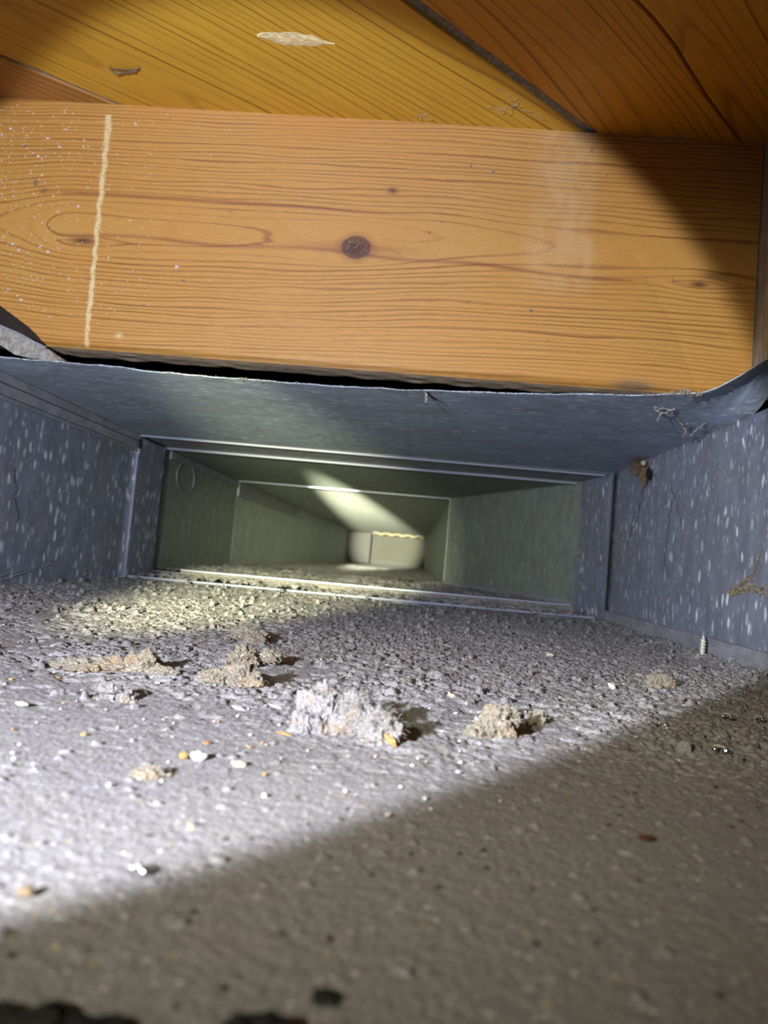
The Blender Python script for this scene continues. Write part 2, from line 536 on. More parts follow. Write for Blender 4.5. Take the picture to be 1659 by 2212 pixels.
# ------------------------------------------------------------------ floor joist
JX0, JX1, JY, JB, JT = -0.75, 0.2765, 0.600, 0.163, 0.391
jo = empty('floor_joist', (-0.05, JY, JB), 'broad orange-brown timber joist with a dark knot, spanning above the duct mouth', 'joist')
nx, nz = 900, 210
xs = np.linspace(JX0, JX1, nx); zs = np.linspace(JB, JT, nz)
X, Z = np.meshgrid(xs, zs)
zc = 0.278 + 0.010 * np.sin((X + .1) * 5.0) - 0.012 * (X + 0.05)
d = 0.030 + 0.009 * (1 - sstep(-0.41, -0.33, X)) + 0.010 * sstep(-.30, .22, X)


def knotf(kx, kz, rx, rz):
    return np.exp(-(((X - kx) / rx) ** 2 + ((Z - kz) / rz) ** 2))


bend = 0.016 * knotf(-0.0734, 0.2716, 0.05, 0.020) * np.sign(Z - 0.2716) * np.minimum(1, np.abs(Z - .2716) / .006)
bend += 0.006 * knotf(0.2277, 0.2594, 0.03, 0.014) * np.sign(Z - 0.2594) + 0.006 * knotf(-0.3218, 0.2608, 0.03, 0.012) * np.sign(Z - 0.2608)
Zs = Z - bend - 0.004 * (vnoise(X, Z, 0.12, 8) - 0.5)
r = np.sqrt((Zs - zc) ** 2 + d ** 2)
ring = (r - 0.02) / 0.0035 + 0.9 * (vnoise(X * .3, r * 4, 0.02, 5))
kr = np.sqrt(((X + .0734) / .0128) ** 2 + ((Z - .2716) / .0098) ** 2) + .12 * (vnoise(X, Z, .006, 7) - .5)
knot = np.clip((1 - sstep(.92, 1.12, kr)) + .35 * (1 - sstep(1.0, 1.7, kr)) + 1.0 * knotf(-0.0458, 0.3261, 0.0045, 0.003) + knotf(-0.3218, 0.2608, 0.012, 0.0035)
               + knotf(0.2277, 0.2594, 0.008, 0.003) + 0.7 * knotf(0.2400, 0.268, 0.012, 0.004) + 0.6 * knotf(-0.3639, 0.305, 0.004, .003), 0, 1)
g = np.abs(Zs - zc) / r
hz = 0.2665 - 0.035 * (X + 0.07) * (X > -0.07) + 0.0015 * np.sin(X * 40)
heart = np.exp(-((Z - hz) / 0.0017) ** 2) * sstep(-.36, -.30, X) * (1 - sstep(0.14, 0.2, X)) * (0.5 + .5 * vnoise(X, Z, .03, 9))
hz2 = 0.306 - 0.02 * (X + .2) ** 2 * 10 * 0.2
heart += 0.8 * np.exp(-((Z - hz2) / 0.0014) ** 2) * sstep(-.37, -.33, X) * (1 - sstep(-0.12, 0.0, X))
heart += 0.5 * knotf(-0.0734, 0.2716, 0.05, 0.004)
heart = np.clip(heart, 0, 1)
f = (JT - Z) / (JT - JB)
cx = -0.312 + 0.004 * f + 0.0006 * (vnoise(Z, X * 0, .01, 2) - .5)
chalk = (1 - sstep(0.0018, 0.0042, np.abs(X - cx + .0022 * (vnoise(X, Z, .006, 12) - .5)) * (1 + .7 * f) + .0016 * (vnoise(X, Z, .004, 13) - .4))) * (Z > 0.1645) * (Z < 0.381)
chalk = np.maximum(chalk, 0.9 * np.exp(-(((X + 0.279) / .003) ** 2 + ((Z - .176) / .0025) ** 2)))
pale = sstep(0.065, 0.10, X) * (1 - sstep(0.122, 0.140, X)) * sstep(0.235, 0.262, Z)
pale = np.clip(pale + 1.3 * knotf(0.108, 0.275, 0.022, 0.018), 0, 1)
edge = np.exp(-((X - 0.178) / 0.016) ** 2 - ((Z - 0.166) / 0.004) ** 2) * 1.4 + 0.4 * (1 - sstep(0.1632, 0.1655, Z + 0.002 * vnoise(X, Z, .006, 3)))
edge = np.clip(edge, 0, 1)
Yf = np.full_like(X, JY) + 0.0004 * (vnoise(X, Z, .03, 1) - .5)
Yf = Yf + 0.006 * (1 - sstep(JB, JB + .006, Z)) ** 2       # rounded arris
Yf = Yf + 0.0012 * knotf(-0.0734, 0.2716, 0.0085, 0.0065) ** 3
face = mesh('face', np.stack([X, Yf, Z], -1).reshape(-1, 3), gridf(nx, nz), M['joist'], jo, True,
            dict(g=g, ring=ring, knot=knot, heart=heart, chalk=chalk, pale=pale, edge=edge))
# body behind the face, its rough underside
nu = 260
V, F = [], []
for i in range(nu):
    x = JX0 + (JX1 - JX0) * i / (nu - 1)
    nn = 0.0012 * mnoise.noise(Vector((x * 45, 0, 0)))
    pts = [(JY + .006, JB), (JY + .014, JB - .0006 + nn), (JY + .026, JB - .0003 - nn), (JY + .034, JB + nn), (JY + .038, JB + .003), (JY + .038, JT), (JY + .006, JT)]
    V += [(x, a, b) for a, b in pts]
k = 7
for i in range(nu - 1):
    for j in range(k - 1):
        F.append((i * k + j, (i + 1) * k + j, (i + 1) * k + j + 1, i * k + j + 1))
F += [tuple(range(k)), tuple((nu - 1) * k + j for j in range(k))[::-1]]
mesh('body', V, F, M['under_wood'], jo)
mesh('end_grain', *box((JX1 - .001, JY + .0005, JB), (JX1, JY + .038, JT)), M['under_wood'], jo)


# knot crust: a ring of small dark resin lumps
def blob_mesh(c, size, seed, level=3, rough=0.35, freq=2.2, flatb=True, crust=0.12):
    import bmesh
    bm = bmesh.new()
    bmesh.ops.create_icosphere(bm, subdivisions=level, radius=1.0)
    V = []
    so = Vector((seed * 7.13, seed * 3.1, seed * 1.7))
    for v_ in bm.verts:
        p = v_.co.normalized()
        n = mnoise.fractal(p * freq + so, 0.9, 2.1, 4)
        n2 = abs(mnoise.noise(p * freq * 4.5 + so))
        n3 = mnoise.noise(p * freq * 13 + so)
        rr = 1 + rough * n - crust * n2 * 2 + crust * 0.6 * n3
        q = p * rr
        if flatb and q.z < 0: q.z *= 0.25
        V.append((c[0] + q.x * size[0], c[1] + q.y * size[1], c[2] + q.z * size[2]))
    F = [tuple(v_.index for v_ in f_.verts) for f_ in bm.faces]
    bm.free()
    return V, F


kn = []
for i in range(70):
    a = random.uniform(0, 6.28); rr = random.uniform(0, 1) ** .5
    kn.append(blob_mesh((-0.0734 + .0110 * rr * math.cos(a), JY + .0004 + .0012 * rr * 0, 0.2716 + .0085 * rr * math.sin(a)), (random.uniform(.0006, .0017), .0009, random.uniform(.0005, .0012)), i, 1, .4, 2, False))
t = NT('resin_crust')
n = t.noise(t.coord(), 900, 3, 0.6)
M['resin'] = t.fin(t.mix(t.ramp(n, 0.4, 0.62), (0.035, 0.016, 0.012), (0.26, 0.20, 0.13)), 0.35)
mesh('knot', *join(*kn), M['resin'], jo)


# pale flecks of plaster dust stuck to the left part of the face, and grey bits elsewhere
def flakes(name, spots, mat, par, kind='stuff'):
    V, F = [], []
    for (x, y, z, s, nrm) in spots:
        base = len(V)
        for (a, b, c) in ((1, 0, 0), (-.7, .6, 0), (-.5, -.8, 0), (.1, 0, .9), (0, .1, -.5)):
            a *= random.uniform(.6, 1.4); b *= random.uniform(.6, 1.4)
            if nrm == 'y': p = (x + a * s, y - c * s * .6, z + b * s)
            else: p = (x + a * s, y + b * s, z + c * s * .6 * (1 if nrm == 'z' else -1))
            V.append(p)
        F += [tuple(base + i for i in q) for q in ((0, 1, 3), (1, 2, 3), (2, 0, 3), (1, 0, 4), (2, 1, 4), (0, 2, 4))]
    o = mesh(name, V, F, mat, par)
    if kind: o['kind'] = kind
    return o


sp = []
for i in range(640):
    x = -0.43 + abs(random.gauss(0, 0.085))
    sp.append((x, JY - .0002, random.uniform(0.185, 0.385), random.uniform(.0004, .0011) * (2.0 if random.random() < .07 else 1), 'y'))
o = flakes('plaster_flecks', sp, M['white'], jo); o['label'] = 'tiny pale flecks stuck to the joist face'
sp = [(0.02, .3995, .33, .001, 'y')]
sp = []
for (x, z, s) in ((0.022, .354, .0016), (0.042, .349, .0020), (0.127, .3740, .0016), (0.142, .353, .0014), (.183, .327, .0017), (-.226, .231, .0020), (.085, .2255, .0020), (-.156, .339, .0012), (.205, .262, .0022), (-.386, .345, .0022), (-.372, .312, .0028), (-.26, .205, .0012), (.0, .30, .001), (.06, .315, .001), (-0.01, .29, .0014), (.1, .2, .001), (-.19, .297, .0011)):
    for q in range(4):
        sp.append((x + random.uniform(-1, 1) * s * .6, JY - .0003, z + random.uniform(-1, 1) * s * .6, s * random.uniform(.4, .8), 'y'))
flakes('dust_bits', sp, M['gap'], jo)

# ------------------------------------------------------------------ side board and cavity
sb = tag(mesh('wall_right', *box((0.2775, 0.05, 0.155), (0.2965, 0.90, 0.391)), M['grey_wood']), kind='structure', label='grey weathered board closing the joist bay at the right edge')
tag(mesh('wall_left', *box((-0.78, -0.45, 0.155), (-0.76, 0.90, 0.391)), M['grey_wood']), kind='structure', label='timber closing the joist bay on the left')
tag(mesh('wall_back', *box((-0.76, 0.86, 0.145), (0.2775, 0.88, 0.391)), M['grime']), kind='structure', label='dark blocking behind the joist')

# ------------------------------------------------------------------ near duct section
d1 = empty('near_duct_section', (-0.066, 0.60, FZ), 'nearest galvanised duct section, top cut open, side walls covered in pale oblong spangles', 'duct')
# top sheet with its ragged, cut front edge that curls up at the right corner
ex = [-0.395, -0.3543, -0.3028, -0.1984, -0.0867, -0.0042, 0.1011, 0.174, 0.2042, 0.2105, 0.223, 0.2323, 0.2414, 0.268]
ey = [0.5657, 0.5657, 0.5659, 0.5758, 0.5747, 0.5693, 0.5446, 0.5266, 0.515, 0.508, 0.502, 0.500, 0.500, 0.500]
ez = [.139, .139, .139, .139, .139, .139, .139, .139, .1405, .1425, .1505, .158, .1655, .188]
nx, ny = 420, 60
xs = np.linspace(XL, 0.268, nx)
ey_ = np.interp(xs, ex, ey) + 0.0022 * (vnoise(xs, xs * 0, .012, 3) - .5) + 0.0014 * (vnoise(xs, xs * 0, .0035, 6) - .5)
ez_ = np.interp(xs, ex, ez) - CZ
ts = np.linspace(0, 1, ny) ** 1.6
X = np.repeat(xs[None, :], ny, 0)
Y = ey_[None, :] + (0.944 - ey_[None, :]) * ts[:, None]
dist = Y - ey_[None, :]
Z = CZ + ez_[None, :] * np.exp(-(dist / 0.045) ** 2 * 1.0) + 0.0007 * (vnoise(X, Y, .07, 2) - .5)
Z = Z + 0.0012 * np.exp(-dist / .004) * (vnoise(X, X * 0, .02, 8) - .3)
P = np.stack([X, Y, Z], -1).reshape(-1, 3)
F1 = gridf(nx, ny)
N = len(P)
P2 = P + np.array([0, 0, 0.0009])
e0 = np.arange(nx - 1)
rim = np.stack([e0, e0 + 1, e0 + 1 + N, e0 + N], 1)
mesh('top_sheet', np.concatenate([P, P2]), np.concatenate([F1[:, ::-1], F1 + N, rim]), M['galv_top'], d1, True)
# dust crumbs along the cut edge
sp = []
for i in range(900):
    x = random.uniform(XL + .02, 0.235)
    sp.append((x, float(np.interp(x, xs, ey_)) + random.uniform(-.0006, .001), CZ + float(np.interp(x, xs, ez_)) + random.uniform(-.0002, .0010), random.uniform(.0003, .0009) * (2.0 if random.random() < .05 else 1), 'z'))
for x, s in ((-.159, .0017), (-.141, .0012), (-.11, .001), (-.155, .0013), (.165, .0016), (.172, .0018), (.196, .0016)):
    for q in range(5):
        sp.append((x + random.uniform(-.002, .002), float(np.interp(x, xs, ey_)) - .0003, CZ + random.uniform(-.001, .0015), s * random.uniform(.5, 1), 'z'))
flakes('edge_crumbs', sp, M['lint_tan'], d1)
for c, s, q in (((.192, .520, .142), (.0042, .003, .0022), 1), ((.184, .523, .1415), (.003, .002, .0014), 2), ((.201, .517, .1405), (.0026, .002, .0016), 3)):
    mesh('grime_lump', *blob_mesh(c, s, q, 3, .5, 2.4, False), M['lint_tan'], d1)


def wallsheet(name, x, y0, y1, z0, z1, mat, par, thick, nseg=60, nz=30, wav=.0006, seed=0):
    ys = np.linspace(y0, y1, nseg); zz = np.linspace(z0, z1, nz)
    Y, Z = np.meshgrid(ys, zz)
    X = x + wav * 2 * (vnoise(Y, Z, .08, seed) - .5)
    P = np.stack([X, Y, Z], -1).reshape(-1, 3)
    F_ = gridf(nseg, nz)
    if thick > 0: F_ = F_[:, ::-1]
    P2 = P + np.array([thick, 0, 0])
    n = len(P)
    a = np.arange(nseg - 1); b = a + (nz - 1) * nseg
    c = np.arange(nz - 1) * nseg; dd = c + nseg - 1
    rims = np.concatenate([np.stack([a, a + 1, a + 1 + n, a + n], 1), np.stack([b, b + 1, b + 1 + n, b + n], 1),
                           np.stack([c, c + nseg, c + nseg + n, c + n], 1), np.stack([dd, dd + nseg, dd + nseg + n, dd + n], 1)])
    return mesh(name, np.concatenate([P, P2]), np.concatenate([F_, F_[:, ::-1] + n, rims]), mat, par, True)


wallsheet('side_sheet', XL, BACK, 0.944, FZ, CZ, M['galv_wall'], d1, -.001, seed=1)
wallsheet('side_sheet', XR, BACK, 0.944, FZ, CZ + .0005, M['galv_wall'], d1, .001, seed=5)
mesh('bottom_sheet', *box((XL, BACK, FZ - .001), (XR, 0.944, FZ)), M['galv_plain'], d1)
# folded seam along the top left corner, with a doubled edge
V, F = join(box((XL + .0008, 0.50, 0.1185), (XL + .0040, 0.944, CZ - .0008)), box((XL + .0008, 0.50, 0.1145), (XL + .0024, 0.944, 0.1175)))
mesh('corner_seam', V, F, M['galv_plain'], d1)
mesh('seam_groove', *box((XL + .0036, 0.50, 0.1285), (XL + .0044, 0.944, 0.1293)), M['grime'], d1)
# folded strip along the lower right corner
V, F = join(box((XR - .0045, 0.10, FZ + .001), (XR - .0008, 0.944, -0.0455)), box((XR - .0052, 0.10, -0.0458), (XR - .0008, 0.944, -0.0445)))
mesh('lower_seam', V, F, M['galv_plain'], d1)

d2 = empty('connecting_sleeve', (-0.07, 1.0, FZ), 'narrow dull metal sleeve joining the first duct section to the tapering one', 'duct')
d3 = empty('tapering_duct_section', (-0.1, 1.27, FZ), 'second duct section whose right wall tapers inward, dull green-grey metal', 'duct')
# joint between the first two sections: rounded lips that catch the beam
SL = [((XL + .003, 0.944, CZ - .0006), (XR - .009, 0.953, CZ - .0012))]
mesh('joint_lip', *tube([(XL + .003, .9440, .1382), (-.07, .9520, .1384), (XR - .008, .9600, .1382)], .0018, 8), M['lip'], d2)
mesh('joint_lip', *tube([(XL + .0015, .9440, .112), (XL + .0015, .9440, .06), (XL + .0012, .9445, -.02)], .0010, 6), M['lip'], d2)
mesh('joint_lip', *tube([(XR - .0018, .9550, .136), (XR - .0018, .9550, .08), (XR - .0016, .955, .02)], .0009, 6), M['lip'], d2)
mesh('joint_lip', *tube([(-.392, .955, -.0583), (-.12, .958, -.0583), (.2560, .975, -.0583)], .0017, 8), M['lip'], d2)
mesh('joint_gap', *box((XL + .001, .9400, .121), (XL + .0048, .9438, .1325)), M['grime'], d1)

# connecting sleeve (drive slip) Y .945-1.05
mesh('top_strip', *box((XL + .004, .9450, CZ - .0004), (XR + .001, 1.052, CZ + .001)), M['galv_plain'], d2)
mesh('side_strip', *box((XL - .001, .945, FZ), (XL + .0030, 1.050, CZ - .003)), M['galv_wall'], d2)
mesh('side_strip', *quadslab((XR - .001, .945, FZ), (XR - .001, .945, CZ), (XR - .0172, 1.053, CZ), (XR - .0172, 1.053, FZ), (.001, .001, 0)), M['galv_wall'], d2)
mesh('bottom_strip', *box((XL + .004, .958, FZ - .001), (XR - .009, 1.050, FZ + .0035)), M['galv_plain'], d2)
mesh('front_lip', *tube([(XL + .006, 1.0440, .1362), (-.07, 1.050, .1362), (XR - .024, 1.0570, .1362)], .0018, 8), M['lip'], d3)
mesh('bottom_rim', *join(tube([(-.35, 1.048, -.0475), (-.1, 1.052, -.0475), (.245, 1.056, -.0475)], .0012, 10)), M['lip'], d3)
mesh('rim_face', *join(box((-.35, 1.050, -.0635), (.245, 1.054, -.0487)), tube([(-.35, 1.050, -.0515), (.245, 1.0545, -.0515)], .0024, 10)), M['gap'], d3)
mesh('side_lip', *tube([(XR - .0178, 1.0555, .128), (XR - .0178, 1.0555, .03), (XR - .0175, 1.0555, -.04)], .0008, 6), M['galv_wall'], d3)
mesh('side_lip', *tube([(XL + .0035, 1.046, .134), (XL + .0035, 1.046, .03), (XL + .0035, 1.046, -.05)], .0009, 6), M['grime'], d3)
mesh('corner_plate', *quadslab((XR - .0085, .985, -.062), (XR - .0085, .985, -.028), (XR - .0182, 1.048, -.028), (XR - .0182, 1.048, -.062), (.001, .001, 0)), M['galv_wall'], d2)

# tapering section
Y0, Y1 = 1.052, 1.500
XR2 = 0.0715





z2 = -0.052
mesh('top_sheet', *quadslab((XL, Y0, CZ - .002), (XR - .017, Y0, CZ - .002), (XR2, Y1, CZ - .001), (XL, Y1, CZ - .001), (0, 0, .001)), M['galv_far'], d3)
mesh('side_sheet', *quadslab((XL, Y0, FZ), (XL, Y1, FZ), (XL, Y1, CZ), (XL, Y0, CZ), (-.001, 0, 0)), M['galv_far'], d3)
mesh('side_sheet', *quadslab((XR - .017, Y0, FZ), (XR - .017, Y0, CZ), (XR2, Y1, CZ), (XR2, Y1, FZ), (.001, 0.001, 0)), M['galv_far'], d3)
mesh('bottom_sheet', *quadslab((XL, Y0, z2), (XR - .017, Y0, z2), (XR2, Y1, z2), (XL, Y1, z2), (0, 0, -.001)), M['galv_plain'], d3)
mesh('corner_seam', *box((XL + .0005, Y0 + .02, .1235), (XL + .0030, Y1, CZ - .003)), M['galv_plain'], d3)
mesh('far_lip', *tube([(XL + .004, Y1, .1370), (-.16, Y1, .1370), (XR2, Y1, .1370)], .0014, 8), M['lip'], d3)
mesh('lower_flange', *quadslab((XR - .0175, Y0 + .002, -.0635), (XR - .0175, Y0 + .002, -.040), (XR2 - .0010, Y1, -.040), (XR2 - .0010, Y1, -.0635), (-.0022, -.0022, 0)), M['galv_plain'], d3)
pts = [(XL + .0010, 1.155 + .045 * math.cos(a), 0.103 + .026 * math.sin(a)) for a in np.linspace(0, 2 * math.pi, 33)]
mesh('round_dent', *tube(pts, .0013, 6), M['galv_plain'], d3)
mesh('dent_glint', *tube(pts[4:14], .0016, 6, True), M['lip'], d3)

# long far section and duct end
d4 = empty('long_far_duct_section', (-0.16, 2.2, FZ), 'long narrow far duct section where the yellow-green beam spot lands on its top', 'duct')
Y1b = 1.503
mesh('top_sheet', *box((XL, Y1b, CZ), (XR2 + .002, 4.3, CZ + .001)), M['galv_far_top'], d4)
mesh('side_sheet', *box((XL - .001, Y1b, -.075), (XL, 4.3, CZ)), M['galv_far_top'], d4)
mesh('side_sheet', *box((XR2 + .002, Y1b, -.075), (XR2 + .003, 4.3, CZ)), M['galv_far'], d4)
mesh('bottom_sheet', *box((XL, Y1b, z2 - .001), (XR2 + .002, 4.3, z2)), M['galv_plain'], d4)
mesh('corner_seam', *box((XL, Y1b, .105), (XL + .004, 2.25, CZ - .001)), M['galv_plain'], d4)
mesh('side_seam', *box((XR2 - .002, Y1b, -.05), (XR2 + .002, Y1b + .02, .137)), M['galv_plain'], d4)
mesh('bottom_lip', *tube([(XL + .01, 2.85, z2 + .001), (XR2, 2.85, z2 + .001)], .003, 6), M['lip'], d4)
de = empty('duct_end', (-0.16, 4.3, FZ), 'pale board closing the far end of the duct, beyond the beam spot', 'duct end')
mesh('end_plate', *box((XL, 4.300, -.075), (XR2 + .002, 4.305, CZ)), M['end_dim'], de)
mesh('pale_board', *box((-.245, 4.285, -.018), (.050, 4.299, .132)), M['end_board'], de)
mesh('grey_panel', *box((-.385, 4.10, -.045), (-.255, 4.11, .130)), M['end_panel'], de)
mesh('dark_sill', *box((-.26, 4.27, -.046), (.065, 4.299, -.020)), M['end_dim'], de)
pts = [(-.24 + .31 * i / 24, 4.05, .1325 + .004 * math.sin(i * 1.3) + .003 * mnoise.noise(Vector((i * .7, 0, 0)))) for i in range(25)]
mesh('sealant_bead', *tube(pts, .006, 6), M['end_bead'], de)

# bent tab of sheet at the left of the cut opening
tb = empty('bent_sheet_tab', (-0.34, 0.56, 0.152), 'grey dusty bent tab of sheet beside the left end of the black slot', 'metal tab')
top = [(-0.3950, .176), (-0.3664, .1668), (-0.3494, .1612), (-0.338, .1560), (-0.3268, .1517), (-0.3087, .1418)]
bot = [(-0.3950, .158), (-0.3642, .1501), (-0.3512, .1430), (-.338, .1410), (-0.3226, .1402), (-0.3080, .1408)]
V, F = [], []
n = 40
for i in range(n):
    f = i / (n - 1)
    tx = np.interp(f * 5, range(6), [p[0] for p in top]); tz = np.interp(f * 5, range(6), [p[1] for p in top])
    bx = np.interp(f * 5, range(6), [p[0] for p in bot]); bz = np.interp(f * 5, range(6), [p[1] for p in bot])
    for j in range(7):
        g = j / 6
        x = bx + (tx - bx) * g; z = bz + (tz - bz) * g + .0007 * mnoise.noise(Vector((i * .8, j, 0)))
        V.append((x, .566 + .006 * g + .0012 * mnoise.noise(Vector((x * 300, z * 300, 1))), z))
nb = len(V)
V += [(x, y + .004, z + .0004) for x, y, z in V]
for i in range(n - 1):
    for j in range(6):
        q = (i * 7 + j, (i + 1) * 7 + j, (i + 1) * 7 + j + 1, i * 7 + j + 1)
        F += [q, tuple(k + nb for k in reversed(q))]
    F += [(i * 7 + 6, (i + 1) * 7 + 6, (i + 1) * 7 + 6 + nb, i * 7 + 6 + nb), ((i + 1) * 7, i * 7, i * 7 + nb, (i + 1) * 7 + nb)]
mesh('tab_sheet', V, F, M['grey_wood'], tb)
mesh('folded_edge', *tube([(x, .5695, z) for x, z in top[:5]], .0012, 6), M['galv_plain'], tb)
# flat near-black plate on the joist face, painting the shade behind the tab
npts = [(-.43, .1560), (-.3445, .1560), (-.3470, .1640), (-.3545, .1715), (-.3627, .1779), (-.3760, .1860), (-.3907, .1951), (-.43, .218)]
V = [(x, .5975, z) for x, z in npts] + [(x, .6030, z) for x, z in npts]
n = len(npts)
mesh('notch_shade_plate', V, [tuple(range(n))[::-1], tuple(range(n, 2 * n))] + [(i, (i + 1) % n, (i + 1) % n + n, i + n) for i in range(n)], M['notch_shade'], tb)

# ------------------------------------------------------------------ dust on the floor
nx, ny = 1020, 900
ys = np.exp(np.linspace(math.log(0.075), math.log(0.951), ny))
xs = np.linspace(XL + .0012, XR - .0052, nx)
X, Y = np.meshgrid(xs, ys)
far = sstep(.18, .32, Y + .03 * (vnoise(X, Y, .06, 21) - .5) + .05 * X)
rough_patch = np.clip(0.25 + 1.5 * (vnoise(X, Y, .05, 22) - .35) + .35 * sstep(.3, .6, Y) + .25 * sstep(-.1, .15, X), 0.08, 1.15)
H = 0.0012 + 0.0008 * (vnoise(X, Y, .05, 1) - .5)
b1 = np.abs(2 * vnoise(X, Y, .0031, 2) - 1)
b2 = np.abs(2 * vnoise(X, Y, .0016, 3) - 1)
H += far * rough_patch * (0.0020 * (1 - b1) ** 2 + 0.0011 * (1 - b2))
H += (0.35 + .65 * far) * 0.0006 * vnoise(X, Y, .0015, 4)
pits = sstep(.60, .80, vnoise(X, Y, .0055, 14)) * far
H -= .0016 * pits


def stamp(cx, cy, rx, ry, h, seed, ang=0.0):
    R = max(rx, ry) * 1.5
    i0, i1 = np.searchsorted(xs, (cx - R, cx + R)); j0, j1 = np.searchsorted(ys, (cy - R, cy + R))
    if i1 - i0 < 2 or j1 - j0 < 2: return
    x = X[j0:j1, i0:i1] - cx; y = Y[j0:j1, i0:i1] - cy
    c, s = math.cos(ang), math.sin(ang)
    u = (x * c + y * s) / rx; v = (-x * s + y * c) / ry
    rr = np.sqrt(u * u + v * v) + 0.55 * (vnoise(x + cx, y + cy, rx * .6, seed) - .5)
    k = 1 - sstep(.72, 1.0, rr)
    k = k * (0.65 + .5 * vnoise(x, y, rx * .3, seed + 1))
    H[j0:j1, i0:i1] = np.maximum(H[j0:j1, i0:i1], H[j0:j1, i0:i1] * .6 + h * k)


rs = random.Random(5)
for i in range(5200):
    y = rs.uniform(.2, .95) if rs.random() < .8 else rs.uniform(.2, .45)
    x = rs.uniform(XL, XR)
    if vnoise(np.array([x]), np.array([y]), .06, 31)[0] < .38 and rs.random() < .8: continue
    if y < .32 and rs.random() < .75: continue
    s = .0008 + .0024 * rs.random() ** 2.4 * (.35 + .65 * (y > .3))
    stamp(x, y, s * rs.uniform(.8, 1.6), s, s * rs.uniform(.5, 1.1), i, rs.uniform(0, 3))
for i in range(300):
    x, y = rs.uniform(-.1, .14), rs.uniform(.1, .26)
    s = rs.uniform(.0005, .0013)
    stamp(x, y, s * 1.3, s, s * 1.1, i + 9000, rs.uniform(0, 3))
for i in range(2300):
    y = rs.uniform(.25, .94); x = rs.uniform(XL, XR)
    if y < .5 and x < -.05 and rs.random() < .55: continue
    s = (.0007 + .0017 * rs.random() ** 1.8) * (.7 + .7 * y)
    stamp(x, y, s * rs.uniform(.8, 1.7), s * .8, s * rs.uniform(1.3, 2.2), i + 12000, rs.uniform(0, 3))
# low drifts and windrows
for (x, y, rx, ry, h, a) in ((-.30, .52, .05, .010, .0035, -.5), (-.23, .50, .035, .006, .004, -.5), (-.10, .45, .02, .012, .004, .4), (-.08, .385, .012, .02, .004, .3), (-.12, .31, .03, .012, .003, .1),
                          (-.074, .30, .018, .010, .003, 0), (.0, .238, .03, .014, .0028, -.3), (.04, .262, .016, .010, .003, 0), (.09, .37, .03, .008, .0025, .5), (.16, .42, .03, .01, .0025, .6), (.0, .5, .05, .01, .0025, -.2),
                          (-.05, .62, .05, .015, .003, -.2), (.1, .6, .05, .01, .002, .3), (-.25, .72, .06, .02, .003, 0), (-.16, .93, .10, .012, .005, 0), (-.25, .85, .06, .02, .003, 0)):
    stamp(x, y, rx * .8, ry, h * .6, int(abs(x * 999) + 77), a)
edgefade = 1 + 0.8 * sstep(XR - .03, XR - .006, X)
Z = FZ + .0004 + np.maximum(H, .0001) * edgefade
HX, HY, HZ = xs, ys, Z
fl = mesh('dust_layer', np.stack([X, Y, Z], -1).reshape(-1, 3), gridf(nx, ny), M['dust'], None, True)
tag(fl, 'thick grey granular dust covering the floor of the nearest duct section', 'dust', kind='stuff')


def gz(x, y):
    i = min(max(int(np.searchsorted(HX, x)), 0), len(HX) - 1); j = min(max(int(np.searchsorted(HY, y)), 0), len(HY) - 1)
    return float(HZ[j, i])


# dust behind the frame edge and deeper in the duct
fx = np.linspace(XL + .002, XR - .006, 60); fy = np.linspace(BACK, .076, 40)
Xn, Yn = np.meshgrid(fx, fy)
o = mesh('near_dust', np.stack([Xn, Yn, FZ + .0018 + 0 * Xn], -1).reshape(-1, 3), gridf(60, 40), M['dust'], fl, True); o['kind'] = 'stuff'


def lump_dust(name, y0, y1, x0, xr, zb, nx, ny, amp, scale, seed, label):
    ys_ = np.linspace(y0, y1, ny); u = np.linspace(0, 1, nx)
    U, Y_ = np.meshgrid(u, ys_)
    X_ = x0 + U * (xr(Y_) - x0)
    h = amp * (1 - np.abs(2 * vnoise(X_, Y_, scale, seed) - 1)) * vnoise(X_, Y_, scale * 4, seed + 1) + amp * .6 * vnoise(X_, Y_, scale * .4, seed + 2)
    o = mesh(name, np.stack([X_, Y_, zb + h], -1).reshape(-1, 3), gridf(nx, ny), M['dust'], None, True)
    return tag(o, label, 'dust', kind='stuff')


lump_dust('dust_layer', .964, 1.047, XL + .005, lambda y: .245 + 0 * y, FZ + .0036, 260, 60, .009, .010, 41, 'crusty ridge of dust heaped in the joint between the two bright metal lips')
lump_dust('dust_layer', 1.058, 1.498, XL + .001, lambda y: .243 + (XR2 - .246) * (y - 1.052) / .448 - .004, z2 + .0002, 260, 160, .007, .012, 51, 'lumpy dust on the floor of the tapering duct section')
lump_dust('dust_layer', 1.505, 2.84, XL + .001, lambda y: XR2 + 0 * y, z2 + .0002, 120, 220, .006, .02, 61, 'dim dust on the floor of the long far duct section')

# ------------------------------------------------------------------ lint clumps and debris


def fibres(c, size, n, length, mat, par, seed, r=.00006):
    rr = random.Random(seed)
    parts = []
    for i in range(n):
        a = rr.uniform(0, 6.28); e = rr.uniform(.05, 1.4)
        p = Vector((c[0] + size[0] * .9 * math.cos(a) * math.cos(e), c[1] + size[1] * .9 * math.sin(a) * math.cos(e), c[2] + size[2] * .9 * math.sin(e)))
        dv = (p - Vector(c)).normalized() + Vector((rr.uniform(-1, 1), rr.uniform(-1, 1), rr.uniform(-.2, .6))) * .8
        dv.normalize()
        pts = [p]
        for k in range(6):
            dv = (dv + Vector((rr.uniform(-1, 1), rr.uniform(-1, 1), rr.uniform(-1, .6))) * .9).normalized()
            pts.append(pts[-1] + dv * length / 6 * rr.uniform(.5, 1.3))
        parts.append(tube(pts, r, 3))
    V, F = join(*parts)
    o = mesh('fibres', V, F, mat, par)
    o['kind'] = 'stuff'
    return o


